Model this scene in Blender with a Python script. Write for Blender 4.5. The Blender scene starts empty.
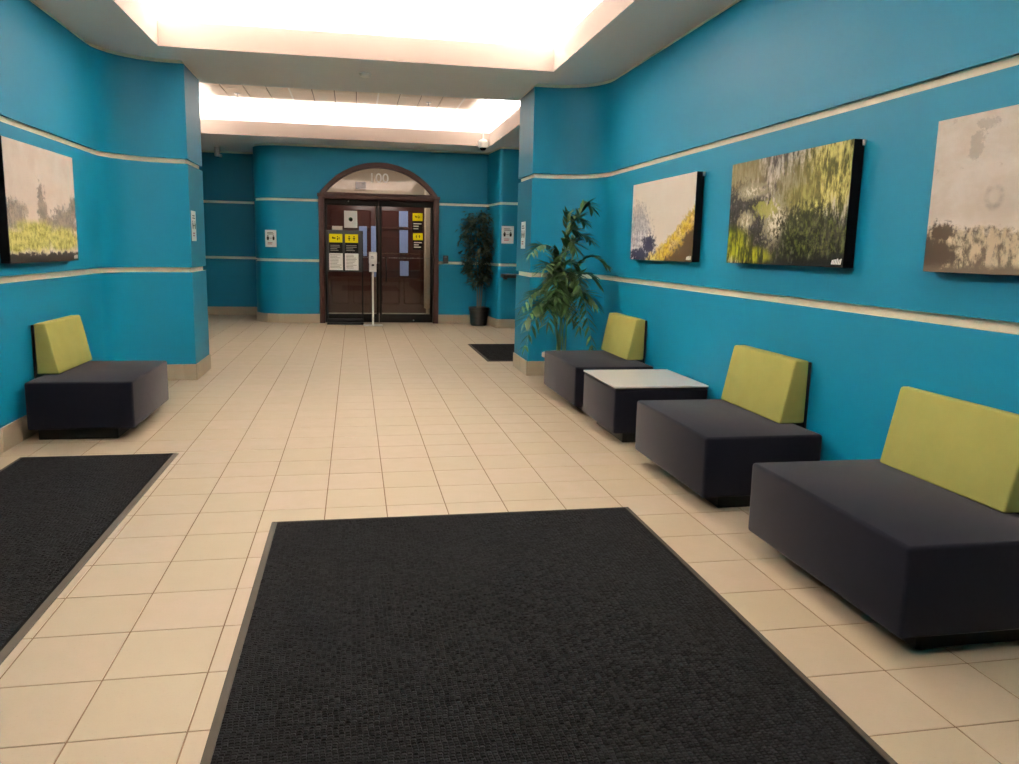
import bpy, bmesh, math, random
from mathutils import Vector, Matrix, Euler
random.seed(7)
scn = bpy.context.scene
COL = scn.collection
PI = math.pi

# ------------------------------------------------------------------ camera
T = 0.305                                   # one floor tile
CAM_H = 4.3228 * T
FPX, PITCH, YAW, ROLL = 776.626, 0.1593, 0.1871, 0.0212
Fv = Vector((math.sin(YAW)*math.cos(PITCH), math.cos(YAW)*math.cos(PITCH), -math.sin(PITCH)))
R0 = Vector((math.cos(YAW), -math.sin(YAW), 0)); U0 = R0.cross(Fv)
Rv = R0*math.cos(ROLL) + U0*math.sin(ROLL)
Uv = -R0*math.sin(ROLL) + U0*math.cos(ROLL)
cd = bpy.data.cameras.new('camera'); cam = bpy.data.objects.new('camera', cd); COL.objects.link(cam)
cd.sensor_fit = 'HORIZONTAL'; cd.sensor_width = 36.0; cd.lens = 36.0*FPX/1019.0
cd.shift_x = 9.217/1019.0; cd.shift_y = -7.923/1019.0
cd.clip_start = 0.05; cd.clip_end = 100
M = Matrix((( Rv.x, Uv.x, -Fv.x, 0), (Rv.y, Uv.y, -Fv.y, 0), (Rv.z, Uv.z, -Fv.z, CAM_H), (0, 0, 0, 1)))
cam.matrix_world = M
scn.camera = cam
PXC, PYC = 509.5 - 9.217, 382 - 7.923
def ray(x, y): return Fv + Rv*((x-PXC)/FPX) - Uv*((y-PYC)/FPX)
def at_z(x, y, z):
    d = ray(x, y); return Vector((0, 0, CAM_H)) + d*((z-CAM_H)/d.z)
def at_y(x, y, Y):
    d = ray(x, y); return Vector((0, 0, CAM_H)) + d*(Y/d.y)
def project(p):
    v = Vector(p) - Vector((0, 0, CAM_H)); d = v.dot(Fv)
    if d < 0.05: return None
    return (PXC + FPX*v.dot(Rv)/d, PYC - FPX*v.dot(Uv)/d)

# ------------------------------------------------------------------ view, world
scn.view_settings.view_transform = 'Standard'
scn.view_settings.look = 'None'
scn.view_settings.gamma = 1.0
scn.view_settings.use_curve_mapping = False
scn.view_settings.exposure = 0.66
try:
    scn.cycles.use_denoising = True
    scn.cycles.max_bounces = 10; scn.cycles.diffuse_bounces = 6; scn.cycles.glossy_bounces = 4
    scn.cycles.transparent_max_bounces = 12
    scn.cycles.sample_clamp_indirect = 6.0
except Exception: pass
world = bpy.data.worlds.new('world'); scn.world = world; world.use_nodes = True
bg = world.node_tree.nodes.get('Background') or world.node_tree.nodes.new('ShaderNodeBackground')
bg.inputs['Color'].default_value = (0.9, 0.95, 1, 1); bg.inputs['Strength'].default_value = 0.02

# ------------------------------------------------------------------ lights: fluorescent strips in the two ceiling coves
CEIL, LIP, UPPER = 2.97, 3.185, 3.46
COVE = 0.30
HOLE1 = (-1.63, 0.6, 1.85, 7.41)
HOLE2 = (-2.40, 8.93, 2.19, 12.90)
WARM = (1.0, 0.99, 0.972)
def strip(name, a, b, power, tilt=0.0):
    """area lamp lying in the cove trough from a to b, shining up (tilted a little inwards)"""
    a, b = Vector(a), Vector(b)
    ld = bpy.data.lights.new(name, 'AREA'); ld.shape = 'RECTANGLE'
    ld.size = (b-a).length; ld.size_y = 0.10; ld.energy = power*(b-a).length; ld.color = WARM
    o = bpy.data.objects.new(name, ld); COL.objects.link(o)
    xa = (b-a).normalized()
    up = Vector((0, 0, 1)); side = up.cross(xa)             # inwards for counter-clockwise strips
    za = -(up*math.cos(tilt) + side*math.sin(tilt))
    ya = za.cross(xa)
    m = Matrix((xa, ya, za)).transposed().to_4x4(); m.translation = (a+b)/2
    o.matrix_world = m
    return o
def cove_lamps(h, pw):
    x0, y0, x1, y1 = h; k = COVE*0.55; z = 3.09
    P = [(x0-k, y0-k, z), (x1+k, y0-k, z), (x1+k, y1+k, z), (x0-k, y1+k, z)]
    for i in range(4):
        strip('cove_lamp', P[i], P[(i+1) % 4], pw, tilt=0.05)
cove_lamps(HOLE1, 110.0)
cove_lamps(HOLE2, 40.0)

# ------------------------------------------------------------------ material helpers
def lin(c):
    return tuple(((v/255.0)/12.92 if v/255.0 <= 0.04045 else ((v/255.0+0.055)/1.055)**2.4) for v in c) + (1.0,)
class NT:
    def __init__(s, name, rough=0.6, spec=0.5, metal=0.0):
        s.mat = bpy.data.materials.new(name); s.mat.use_nodes = True
        s.nt = s.mat.node_tree; s.b = s.nt.nodes['Principled BSDF']
        s.b.inputs['Roughness'].default_value = rough; s.b.inputs['Metallic'].default_value = metal
        s.b.inputs['Specular IOR Level'].default_value = spec
    def node(s, t, **kw):
        n = s.nt.nodes.new(t)
        for k, v in kw.items(): setattr(n, k, v)
        return n
    def put(s, sock, v):
        if isinstance(v, bpy.types.NodeSocket): s.nt.links.new(v, sock)
        elif v is not None: sock.default_value = v
    def coord(s, which='Object'):
        return s.node('ShaderNodeTexCoord').outputs[which]
    def mapping(s, v, scale=(1, 1, 1), loc=(0, 0, 0)):
        n = s.node('ShaderNodeMapping'); s.put(n.inputs['Vector'], v)
        n.inputs['Scale'].default_value = scale; n.inputs['Location'].default_value = loc
        return n.outputs[0]
    def noise(s, v, scale=5, detail=4, rough=0.55, dist=0.0):
        n = s.node('ShaderNodeTexNoise'); s.put(n.inputs['Vector'], v)
        n.inputs['Scale'].default_value = scale; n.inputs['Detail'].default_value = detail
        n.inputs['Roughness'].default_value = rough; n.inputs['Distortion'].default_value = dist
        return n.outputs['Fac']
    def math(s, op, a, b=None, c=None, clamp=False):
        n = s.node('ShaderNodeMath', operation=op, use_clamp=clamp)
        s.put(n.inputs[0], a); s.put(n.inputs[1], b)
        if c is not None: s.put(n.inputs[2], c)
        return n.outputs[0]
    def sep(s, v):
        n = s.node('ShaderNodeSeparateXYZ'); s.put(n.inputs[0], v); return n.outputs
    def ramp(s, f, a, b):                       # smooth step from a to b -> 0..1
        n = s.node('ShaderNodeMapRange', interpolation_type='SMOOTHSTEP')
        s.put(n.inputs['Value'], f); n.inputs['From Min'].default_value = a; n.inputs['From Max'].default_value = b
        return n.outputs[0]
    def mix(s, f, a, b, mode='MIX'):
        n = s.node('ShaderNodeMix', data_type='RGBA', blend_type=mode)
        s.put(n.inputs[0], f); s.put(n.inputs[6], a); s.put(n.inputs[7], b); return n.outputs[2]
    def bump(s, h, strength=0.3, dist=0.01):
        n = s.node('ShaderNodeBump'); s.put(n.inputs['Height'], h)
        n.inputs['Strength'].default_value = strength; n.inputs['Distance'].default_value = dist
        s.nt.links.new(n.outputs[0], s.b.inputs['Normal'])
    def color(s, v): s.put(s.b.inputs['Base Color'], v); return s
MATS = {}
def plain(name, rgb, rough=0.6, spec=0.5, metal=0.0, var=0.06, nscale=12.0, bump=0.0):
    """procedural paint / plastic: a little mottling on a base colour"""
    m = NT(name, rough, spec, metal)
    c = m.coord('Object'); n = m.noise(c, nscale, 3)
    base = lin(rgb); dark = tuple(v*(1-var) for v in base[:3]) + (1,); light = tuple(min(1, v*(1+var)) for v in base[:3]) + (1,)
    m.color(m.mix(n, dark, light))
    if bump: m.bump(m.noise(c, nscale*20, 2), bump, 0.002)
    MATS[name] = m.mat; return m.mat
plain('blue_wall', (0, 102, 132), 0.5, 0.18, var=0.03, nscale=2.0)
plain('cream_trim', (250, 244, 224), 0.6, 0.2)
plain('soffit_white', (222, 223, 223), 0.8, 0.2, var=0.02)
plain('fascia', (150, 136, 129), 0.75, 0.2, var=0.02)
plain('ceiling_panel', (232, 222, 208), 0.85, 0.2, var=0.05, nscale=30)
plain('tee_white', (245, 243, 238), 0.5)
plain('grid_dark', (120, 110, 100), 0.8)
plain('black_rubber', (48, 43, 37), 0.7, 0.12, var=0.12, nscale=25)
plain('black_plastic', (12, 12, 14), 0.5, 0.25)
plain('plinth_black', (5, 6, 8), 0.4, 0.1)
plain('white_plastic', (236, 236, 232), 0.4)
plain('white_laminate', (250, 248, 242), 0.25, 0.5, var=0.01)
plain('paper_white', (238, 238, 236), 0.8, 0.2, var=0.02)
plain('pale_blue', (150, 168, 214), 0.7, 0.2, var=0.08)
plain('ink_black', (14, 13, 13), 0.8, 0.1)
plain('ink_grey', (130, 126, 124), 0.8)
plain('ink_red', (190, 120, 120), 0.8)
plain('ink_green', (60, 110, 80), 0.8)
plain('notice_yellow', (228, 216, 20), 0.7, 0.1, var=0.03)
plain('board_grey', (44, 46, 48), 0.6, 0.2)
plain('door_metal', (12, 10, 9), 0.5, 0.1)
plain('steel', (180, 180, 178), 0.3, metal=1.0)
plain('bark', (88, 74, 56), 0.9, var=0.3, nscale=30)
plain('soil', (50, 40, 32), 1.0, var=0.4, nscale=40)
plain('pot_black', (22, 24, 24), 0.5)
plain('pot_clay', (186, 164, 152), 0.7, var=0.08)
plain('vestibule_wall', (196, 178, 156), 0.85, 0.1)
plain('cane_green', (72, 100, 48), 0.6, var=0.2)
plain('grout', (116, 94, 74), 0.95, 0.1, var=0.1)
plain('base_grout', (150, 136, 116), 0.95, 0.1, var=0.1)
plain('canvas_side', (6, 7, 10), 0.9, 0.03)
plain('lens_dark', (12, 12, 14), 0.1)

m = NT('fabric_charcoal', 0.95, 0.03)
c = m.coord('Object'); n1 = m.noise(c, 500, 2); n2 = m.noise(c, 6, 3)
m.color(m.mix(n2, lin((10, 11, 18)), lin((14, 15, 22)))); m.bump(n1, 0.25, 0.002); MATS['fabric_charcoal'] = m.mat
m.b.inputs['Sheen Weight'].default_value = 0.16; m.b.inputs['Sheen Roughness'].default_value = 0.35; m.b.inputs['Sheen Tint'].default_value = (0.95, 0.9, 0.92, 1)
m = NT('fabric_green', 0.9, 0.05)
c = m.coord('Object'); n1 = m.noise(c, 500, 2); n2 = m.noise(c, 8, 3)
m.color(m.mix(n2, lin((133, 132, 74)), lin((143, 141, 82)))); m.bump(n1, 0.25, 0.002); MATS['fabric_green'] = m.mat

def tile_material(name, c1, c2, rough, spec):
    m = NT(name, rough, spec)
    g = m.coord('Object')
    pos = m.node('ShaderNodeNewGeometry')
    oi = m.node('ShaderNodeObjectInfo').outputs['Random']
    isl = pos.outputs['Random Per Island']
    r = m.math('FRACT', m.math('ADD', m.math('MULTIPLY', oi, 7.13), isl))
    P = pos.outputs['Position']
    sp = m.noise(P, 140, 3, 0.7); cl = m.noise(P, 9, 4)
    base = m.mix(r, lin(c1), lin(c2))
    base = m.mix(m.ramp(cl, 0.35, 0.7), base, m.mix(0.5, base, lin(c2)))
    base = m.mix(m.math('MULTIPLY', m.ramp(sp, 0.58, 0.72), 0.16), base, lin((112, 90, 68)))
    m.color(base); m.bump(sp, 0.06, 0.002)
    m.put(m.b.inputs['Roughness'], m.math('ADD', m.math('MULTIPLY', cl, 0.15), rough))
    MATS[name] = m.mat
tile_material('floor_tile', (180, 164, 145), (175, 162, 138), 0.38, 0.4)
tile_material('base_tile', (168, 156, 134), (160, 148, 128), 0.5, 0.35)

m = NT('mat_pile', 0.95, 0.04)
g = m.node('ShaderNodeNewGeometry')
n = m.noise(g.outputs['Position'], 300, 3, 0.7); n3 = m.noise(g.outputs['Position'], 2.2, 3)
r = g.outputs['Random Per Island']
k = m.math('ADD', m.math('MULTIPLY', n, 0.7), m.math('MULTIPLY', r, 0.25))
m.color(m.mix(m.ramp(k, 0.2, 1.0), lin((6, 6, 7)), m.mix(n3, lin((37, 38, 42)), lin((40, 40, 40)))))
m.bump(n, 0.5, 0.003); MATS['mat_pile'] = m.mat
plain('mat_ground', (10, 10, 10), 0.95, 0.02, var=0.3, nscale=300)

m = NT('wood_door', 0.35, 0.5)
c = m.coord('Object'); st = m.mapping(c, (14, 14, 1.2)); n = m.noise(st, 3, 6, 0.65)
m.color(m.mix(n, lin((44, 17, 11)), lin((88, 40, 28)))); m.bump(n, 0.08, 0.002); MATS['wood_door'] = m.mat
m = NT('wood_frame', 0.45, 0.2)
c = m.coord('Object'); st = m.mapping(c, (14, 14, 1.2)); n = m.noise(st, 3, 6, 0.65)
m.color(m.mix(n, lin((40, 22, 20)), lin((66, 41, 36)))); MATS['wood_frame'] = m.mat

def leaf_material(name, a, b):
    m = NT(name, 0.5, 0.25)
    g = m.node('ShaderNodeNewGeometry'); n = m.noise(g.outputs['Position'], 18, 3)
    r = g.outputs['Random Per Island']
    m.color(m.mix(m.math('ADD', m.math('MULTIPLY', n, 0.5), m.math('MULTIPLY', r, 0.5)), lin(a), lin(b)))
    MATS[name] = m.mat
leaf_material('leaf_palm', (12, 32, 18), (58, 86, 38))
leaf_material('leaf_tree', (6, 13, 8), (48, 58, 34))

def glass_material(name, tint, refl):
    m = bpy.data.materials.new(name); m.use_nodes = True; nt = m.node_tree
    for n in list(nt.nodes): nt.nodes.remove(n)
    o = nt.nodes.new('ShaderNodeOutputMaterial'); mx = nt.nodes.new('ShaderNodeMixShader')
    t = nt.nodes.new('ShaderNodeBsdfTransparent'); gl = nt.nodes.new('ShaderNodeBsdfGlossy')
    t.inputs[0].default_value = tint; gl.inputs['Roughness'].default_value = 0.01
    fr = nt.nodes.new('ShaderNodeFresnel'); fr.inputs[0].default_value = 1.5
    mu = nt.nodes.new('ShaderNodeMath'); mu.operation = 'MULTIPLY_ADD'; mu.inputs[1].default_value = 1.0; mu.inputs[2].default_value = refl
    nt.links.new(fr.outputs[0], mu.inputs[0]); nt.links.new(mu.outputs[0], mx.inputs[0])
    nt.links.new(t.outputs[0], mx.inputs[1]); nt.links.new(gl.outputs[0], mx.inputs[2]); nt.links.new(mx.outputs[0], o.inputs[0])
    MATS[name] = m
glass_material('door_glass', (0.9, 0.9, 0.9, 1), 0.0)
glass_material('transom_glass', (0.92, 0.92, 0.92, 1), -0.01)
def emit_material(name, col, s):
    m = NT(name); m.color(lin((240, 240, 235))); m.b.inputs['Emission Color'].default_value = col; m.b.inputs['Emission Strength'].default_value = s
    MATS[name] = m.mat
emit_material('added_lamp_glow', (1, 0.92, 0.82, 1), 36.0)

# ------------------------------------------------------------------ mesh helpers
def link(name, me, mat=None, parent=None, loc=None, rot=None):
    o = bpy.data.objects.new(name, me); COL.objects.link(o)
    if me is not None and mat is not None:
        if len(me.materials) == 0: me.materials.append(MATS[mat])
    if parent is not None: o.parent = parent
    if loc is not None: o.location = loc
    if rot is not None: o.rotation_euler = rot
    return o
def tag(o, label, cat, group=None):
    o['label'] = label; o['category'] = cat
    if group: o['group'] = group
    return o
def thing(name, label, cat, loc=(0, 0, 0), rz=0.0, group=None):
    o = link(name, None, loc=loc, rot=(0, 0, rz)); o.empty_display_size = 0.1
    return tag(o, label, cat, group)
def structure(o): o['kind'] = 'structure'; return o
def mesh(name, verts, faces, smooth=False):
    me = bpy.data.meshes.new(name); me.from_pydata([tuple(v) for v in verts], [], faces); me.update()
    if smooth:
        for p in me.polygons: p.use_smooth = True
    return me
def box_me(x0, y0, z0, x1, y1, z1, bevel=0.0, seg=2, name='box'):
    bm = bmesh.new(); bmesh.ops.create_cube(bm, size=1.0)
    for v in bm.verts:
        v.co = Vector(((x0+x1)/2 + v.co.x*(x1-x0), (y0+y1)/2 + v.co.y*(y1-y0), (z0+z1)/2 + v.co.z*(z1-z0)))
    if bevel > 0:
        bmesh.ops.bevel(bm, geom=list(bm.edges), offset=bevel, segments=seg, profile=0.5, affect='EDGES')
    me = bpy.data.meshes.new(name); bm.to_mesh(me); bm.free()
    if bevel > 0 and seg > 1:
        for p in me.polygons: p.use_smooth = True
        try: me.set_sharp_from_angle(angle=math.radians(40))
        except Exception: pass
    return me
def box(name, mat, parent, x0, y0, z0, x1, y1, z1, bevel=0.0, seg=2):
    return link(name, box_me(x0, y0, z0, x1, y1, z1, bevel, seg, name), mat, parent)
def prism_me(pts, a0, a1, axis='y', bevel=0.0, seg=2, name='prism'):
    """polygon pts (2D) extruded along axis"""
    bm = bmesh.new()
    def P(p, a):
        return {'y': (p[0], a, p[1]), 'x': (a, p[0], p[1]), 'z': (p[0], p[1], a)}[axis]
    lo = [bm.verts.new(P(p, a0)) for p in pts]; hi = [bm.verts.new(P(p, a1)) for p in pts]
    n = len(pts)
    bm.faces.new(lo); bm.faces.new(hi[::-1])
    for i in range(n): bm.faces.new((lo[i], hi[i], hi[(i+1) % n], lo[(i+1) % n]))
    bmesh.ops.recalc_face_normals(bm, faces=list(bm.faces))
    if bevel: bmesh.ops.bevel(bm, geom=list(bm.edges), offset=bevel, segments=seg, profile=0.5, affect='EDGES')
    me = bpy.data.meshes.new(name); bm.to_mesh(me); bm.free()
    if bevel:
        for p in me.polygons: p.use_smooth = True
        try: me.set_sharp_from_angle(angle=math.radians(40))
        except Exception: pass
    return me
def lathe_me(prof, n=24, name='lathe'):
    vs, fs = [], []
    for r, z in prof:
        for i in range(n):
            a = 2*PI*i/n; vs.append((r*math.cos(a), r*math.sin(a), z))
    for k in range(len(prof)-1):
        for i in range(n):
            j = (i+1) % n
            fs.append((k*n+i, k*n+j, (k+1)*n+j, (k+1)*n+i))
    fs.append(tuple(range(n))[::-1]); fs.append(tuple((len(prof)-1)*n+i for i in range(n)))
    me = mesh(name, vs, fs, True)
    try: me.set_sharp_from_angle(angle=math.radians(35))
    except Exception: pass
    return me
def tube_me(pts, rad, n=8, name='tube'):
    pts = [Vector(p) for p in pts]; vs, fs = [], []
    for i, p in enumerate(pts):
        d = (pts[min(i+1, len(pts)-1)] - pts[max(i-1, 0)]).normalized()
        a = d.cross(Vector((0, 1, 0.01))).normalized(); b = d.cross(a)
        r = rad[i] if isinstance(rad, (list, tuple)) else rad
        for k in range(n):
            t = 2*PI*k/n; vs.append(p + a*math.cos(t)*r + b*math.sin(t)*r)
    for i in range(len(pts)-1):
        for k in range(n):
            j = (k+1) % n; fs.append((i*n+k, i*n+j, (i+1)*n+j, (i+1)*n+k))
    fs.append(tuple(range(n))); fs.append(tuple((len(pts)-1)*n+k for k in range(n))[::-1])
    return mesh(name, vs, fs, True)
def text_me(s, size, extrude=0.001, name='text'):
    cu = bpy.data.curves.new(name, 'FONT'); cu.body = s; cu.size = size; cu.align_x = 'CENTER'; cu.align_y = 'CENTER'; cu.extrude = extrude; cu.offset = size*0.012
    ob = bpy.data.objects.new(name, cu); COL.objects.link(ob)
    dg = bpy.context.evaluated_depsgraph_get(); me = bpy.data.meshes.new_from_object(ob.evaluated_get(dg))
    bpy.data.objects.remove(ob); bpy.data.curves.remove(cu)
    me.materials.clear()
    for v in me.vertices: v.co = Vector((v.co.x, -v.co.z, v.co.y))     # upright, facing -y
    return me

# path tools: polyline with the room on its right-hand side
def offset_path(path, off, closed=False):
    out = []; n = len(path)
    for i, p in enumerate(path):
        p = Vector(p)
        a = Vector(path[i-1]) if (i > 0 or closed) else None
        b = Vector(path[(i+1) % n]) if (i < n-1 or closed) else None
        ns = []
        if a is not None: d = (p-a).normalized(); ns.append(Vector((d.y, -d.x)))
        if b is not None: d = (b-p).normalized(); ns.append(Vector((d.y, -d.x)))
        if len(ns) == 2:
            s = ns[0]+ns[1]; nn = s / max(0.2, s.length_squared) * 2
        else: nn = ns[0]
        out.append(p - nn*off)
    return out
def sweep(path, profile, closed=False):
    rings = [offset_path(path, o, closed) for o, z in profile]
    n = len(path); vs, fs = [], []
    for (o, z), r in zip(profile, rings): vs += [(p.x, p.y, z) for p in r]
    m = n if closed else n-1
    for k in range(len(profile)-1):
        for i in range(m):
            j = (i+1) % n
            fs.append((k*n+i, (k+1)*n+i, (k+1)*n+j, k*n+j))
    return vs, fs
def arc(cx, cy, r, a0, a1, n=10):
    return [(cx + r*math.cos(math.radians(a0+(a1-a0)*i/n)), cy + r*math.sin(math.radians(a0+(a1-a0)*i/n))) for i in range(n+1)]

# ------------------------------------------------------------------ room shell
BACK_Y = -3.6
XL, XR = -2.175, 2.465
G = 0.026                                                    # depth of the recessed cream reveals
BANDS = [(0.0, 1.04), (1.085, 2.045), (2.09, 2.935)]
def wall(name, path, base_name, smooth=False, bands=BANDS, base=True):
    vs, fs = [], []
    for z0, z1 in bands:
        v, f = sweep(path, [(0, z0), (0, z1)]); k = len(vs); vs += v; fs += [tuple(i+k for i in q) for q in f]
    for z in (1.085, 2.09):                                # underside above each reveal in wall blue, its dark colour standing for shade
        v, f = sweep(path, [(G, z), (0, z)]); k = len(vs); vs += v; fs += [tuple(i+k for i in q) for q in f]
    w = structure(link(name, mesh(name, vs, fs, True), 'blue_wall'))
    try: w.data.set_sharp_from_angle(angle=math.radians(30))
    except Exception: pass
    for prof in ([(0, 1.04), (G, 1.04), (G, 1.085)], [(0, 2.045), (G, 2.045), (G, 2.09)], [(0, 2.935), (G, 2.935), (G, CEIL)]):
        v, f = sweep(path, prof)
        tr = link('reveal_trim', mesh('reveal_trim', v, f), 'cream_trim', w); tr['label'] = 'recessed cream band running along the blue wall'
    if base:
        v, f = sweep(path, [(-0.006, 0.0), (-0.006, 0.152), (0, 0.152)])
        b = structure(link(base_name, mesh(base_name, v, f), 'base_grout'))
        lay_base(path, b)
    return w
TILE_CACHE = {}
def lay_base(path, parent):
    i = 0; n = len(path)
    for i in range(n-1):
        a, b = Vector(path[i]), Vector(path[i+1]); L = (b-a).length
        d = (b-a)/L; nr = Vector((d.y, -d.x))
        short = L < 0.35
        k = 1 if short else max(1, round(L/T)); w = L/k
        for q in range(k):
            p = a + d*(w*(q+0.5))
            pt = Vector((p.x, p.y, 0.08)); pr = project(pt)
            if pr is None or not (-60 < pr[0] < 1080 and -60 < pr[1] < 830): continue
            key = round(w, 3)
            if key not in TILE_CACHE:
                TILE_CACHE[key] = box_me(-key/2+0.0015, -0.012, 0.0, key/2-0.0015, 0.0, 0.155, 0.0015, 1, 'base_tile')
            c = p + nr*0.001
            link('base_tile', TILE_CACHE[key], 'base_tile', parent, (c.x, c.y, 0.0), (0, 0, math.atan2(d.y, d.x)))
left_path = [(XL, BACK_Y), (XL, 7.32)] + arc(XL+0.55, 7.33, 0.55, 180, 90, 9)[1:] + [(-1.52, 7.88), (-1.52, 8.6), (-3.3, 8.6)]
wall('wall_left', left_path, 'baseboard_left')
alc = [(-3.3, 8.6), (-3.3, 15.2), (-1.68, 15.2), (-1.68, 14.2)] + arc(-1.18, 14.2, 0.5, 180, 270, 8)[1:] + [(-0.57, 13.7)]
wall('wall_far_left', alc, 'baseboard_far_left')
far_r = [(1.435, 13.7), (2.30, 13.7), (2.355, 12.92)] + arc(2.425, 12.92, 0.07, 184, 270, 4)[1:] + [(3.4, 12.85), (3.4, 8.65)]
wall('wall_far_right', far_r, 'baseboard_far_right')
right_path = [(3.4, 8.65), (1.795, 8.65), (1.795, 7.95)] + arc(XR-0.5, 7.45, 0.5, 90, 0, 9) + [(XR, BACK_Y)]
wall('wall_right', right_path, 'baseboard_right')
wall('wall_back', [(XR, BACK_Y), (XL, BACK_Y)], 'baseboard_back')

# wall round the arched doorway
DX0, DX1, DZ, DY = -0.57, 1.435, 2.15, 13.7
DCX, HW = (DX0+DX1)/2, (DX1-DX0)/2
RISE = 0.56
RAD = (HW*HW + RISE*RISE)/(2*RISE); ACZ = DZ + RISE - RAD
def arch(hw, rise, z0, n=24):
    r = (hw*hw + rise*rise)/(2*rise); cz = z0 + rise - r; a = math.asin(hw/r)
    return [(DCX + r*math.sin(-a + 2*a*i/n), cz + r*math.cos(-a + 2*a*i/n)) for i in range(n+1)]
vs, fs = [], []
ap = arch(HW, RISE, DZ)
for x, z in ap: vs += [(x, DY, z), (x, DY, 2.935)]
for i in range(len(ap)-1): fs.append((2*i, 2*i+2, 2*i+3, 2*i+1))
wa = structure(link('wall_far', mesh('wall_far', vs, fs), 'blue_wall'))
v, f = sweep([(DX0, DY), (DX1, DY)], [(0, 2.935), (G, 2.935), (G, CEIL)])
link('reveal_trim', mesh('reveal_trim', v, f), 'cream_trim', wa)

# ------------------------------------------------------------------ ceiling with two light coves
def rect_cells(x0, y0, x1, y1, holes):
    xs = sorted({x0, x1} | {h[0] for h in holes} | {h[2] for h in holes}); ys = sorted({y0, y1} | {h[1] for h in holes} | {h[3] for h in holes})
    vs, fs = [], []
    for i in range(len(xs)-1):
        for j in range(len(ys)-1):
            cx, cy = (xs[i]+xs[i+1])/2, (ys[j]+ys[j+1])/2
            if any(h[0] < cx < h[2] and h[1] < cy < h[3] for h in holes): continue
            k = len(vs); vs += [(xs[i], ys[j], CEIL), (xs[i], ys[j+1], CEIL), (xs[i+1], ys[j+1], CEIL), (xs[i+1], ys[j], CEIL)]
            fs.append((k, k+1, k+2, k+3))
    return vs, fs
v, f = rect_cells(-3.4, BACK_Y-0.1, 3.5, 15.4, [HOLE1, HOLE2])
ceil = structure(link('ceiling', mesh('ceiling', v, f), 'soffit_white'))
def cove(h):
    x0, y0, x1, y1 = h
    path = [(x0, y0), (x0, y1), (x1, y1), (x1, y0)]          # room on the right
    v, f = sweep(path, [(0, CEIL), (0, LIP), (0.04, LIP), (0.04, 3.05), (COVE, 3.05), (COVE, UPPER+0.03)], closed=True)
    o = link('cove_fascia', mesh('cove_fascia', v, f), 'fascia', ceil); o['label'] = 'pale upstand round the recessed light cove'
cove(HOLE1); cove(HOLE2)
def upper_ceiling(name, h, w, d, tee_every, off):
    x0, y0, x1, y1 = h[0]-COVE, h[1]-COVE, h[2]+COVE, h[3]+COVE
    back = structure(link(name, mesh(name, [(x0, y0, UPPER+0.025), (x0, y1, UPPER+0.025), (x1, y1, UPPER+0.025), (x1, y0, UPPER+0.025)], [(0, 1, 2, 3)]), 'grid_dark'))
    me_cache = {}
    nx0 = math.floor((x0-off[0])/w); nx1 = math.ceil((x1-off[0])/w)
    ny0 = math.floor((y0-off[1])/d); ny1 = math.ceil((y1-off[1])/d)
    g = 0.006
    for i in range(nx0, nx1):
        for j in range(ny0, ny1):
            a0, a1 = max(x0, off[0]+i*w), min(x1, off[0]+(i+1)*w); b0, b1 = max(y0, off[1]+j*d), min(y1, off[1]+(j+1)*d)
            if a1-a0 < 0.03 or b1-b0 < 0.03: continue
            sx, sy = round(a1-a0-2*g, 4), round(b1-b0-2*g, 4)
            if (sx, sy) not in me_cache: me_cache[(sx, sy)] = box_me(-sx/2, -sy/2, 0, sx/2, sy/2, 0.02, 0.003, 1, 'ceiling_tile')
            link('ceiling_tile', me_cache[(sx, sy)], 'ceiling_panel', back, ((a0+a1)/2, (b0+b1)/2, UPPER))
    for i in range(nx0+1, nx1):
        if i % tee_every == 0:
            x = off[0]+i*w
            box('tee_bar', 'tee_white', back, x-0.012, y0, UPPER-0.004, x+0.012, y1, UPPER+0.004)
    return back
upper_ceiling('ceiling_upper_front', HOLE1, 0.61, 0.61, 2, (0.1, 0.0))
upper_ceiling('ceiling_upper_far', HOLE2, 0.3075, 0.585, 4, (-0.87, 12.97-0.585*8))

# ------------------------------------------------------------------ floor
POLY = left_path + alc[1:] + [(1.435, 13.7)] + far_r[1:] + right_path[1:]
def inside(x, y):
    c = False; n = len(POLY)
    for i in range(n):
        (x1, y1), (x2, y2) = POLY[i], POLY[(i+1) % n]
        if (y1 > y) != (y2 > y) and x < (x2-x1)*(y-y1)/(y2-y1)+x1: c = not c
    return c
floor = structure(link('floor', mesh('floor', [(-3.6, BACK_Y-0.2, -0.0022), (3.6, BACK_Y-0.2, -0.0022), (3.6, 16.2, -0.0022), (-3.6, 16.2, -0.0022)], [(0, 1, 2, 3)]), 'grout'))
MATS_RECT = [(-0.40, 0.65, 1.40, 3.71), (-2.02, 1.9, -1.10, 5.06)]
cells = []
for ci in range(-9, 16):
    for ri in range(-44, 19):
        x0, y0 = (ci-3.504)*T, (9.746-ri-1)*T
        x1, y1 = x0+T, y0+T
        if y1 < BACK_Y or y0 > 15.3: continue
        if not any(inside(x, y) for x in (x0+.01, (x0+x1)/2, x1-.01) for y in (y0+.01, (y0+y1)/2, y1-.01)): continue
        area = 0
        hid = sum(any(a < x < c and b < y < d for a, b, c, d in MATS_RECT) for x in (x0, x1) for y in (y0, y1))
        pr = [project((x, y, 0)) for x, y in ((x0, y0), (x1, y0), (x1, y1), (x0, y1))]
        if hid < 4 and all(p is not None for p in pr):
            q = [(min(1019, max(0, p[0])), min(764, max(0, p[1]))) for p in pr]
            area = abs(sum(q[k][0]*q[(k+1) % 4][1]-q[(k+1) % 4][0]*q[k][1] for k in range(4)))/2*(1-hid/5)
        cells.append((area, x0, y0))
cells.sort(reverse=True)
g = 0.0025
ft = box_me(g, g, -0.008, T-g, T-g, 0.0, 0.0008, 1, 'floor_tile')
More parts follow.
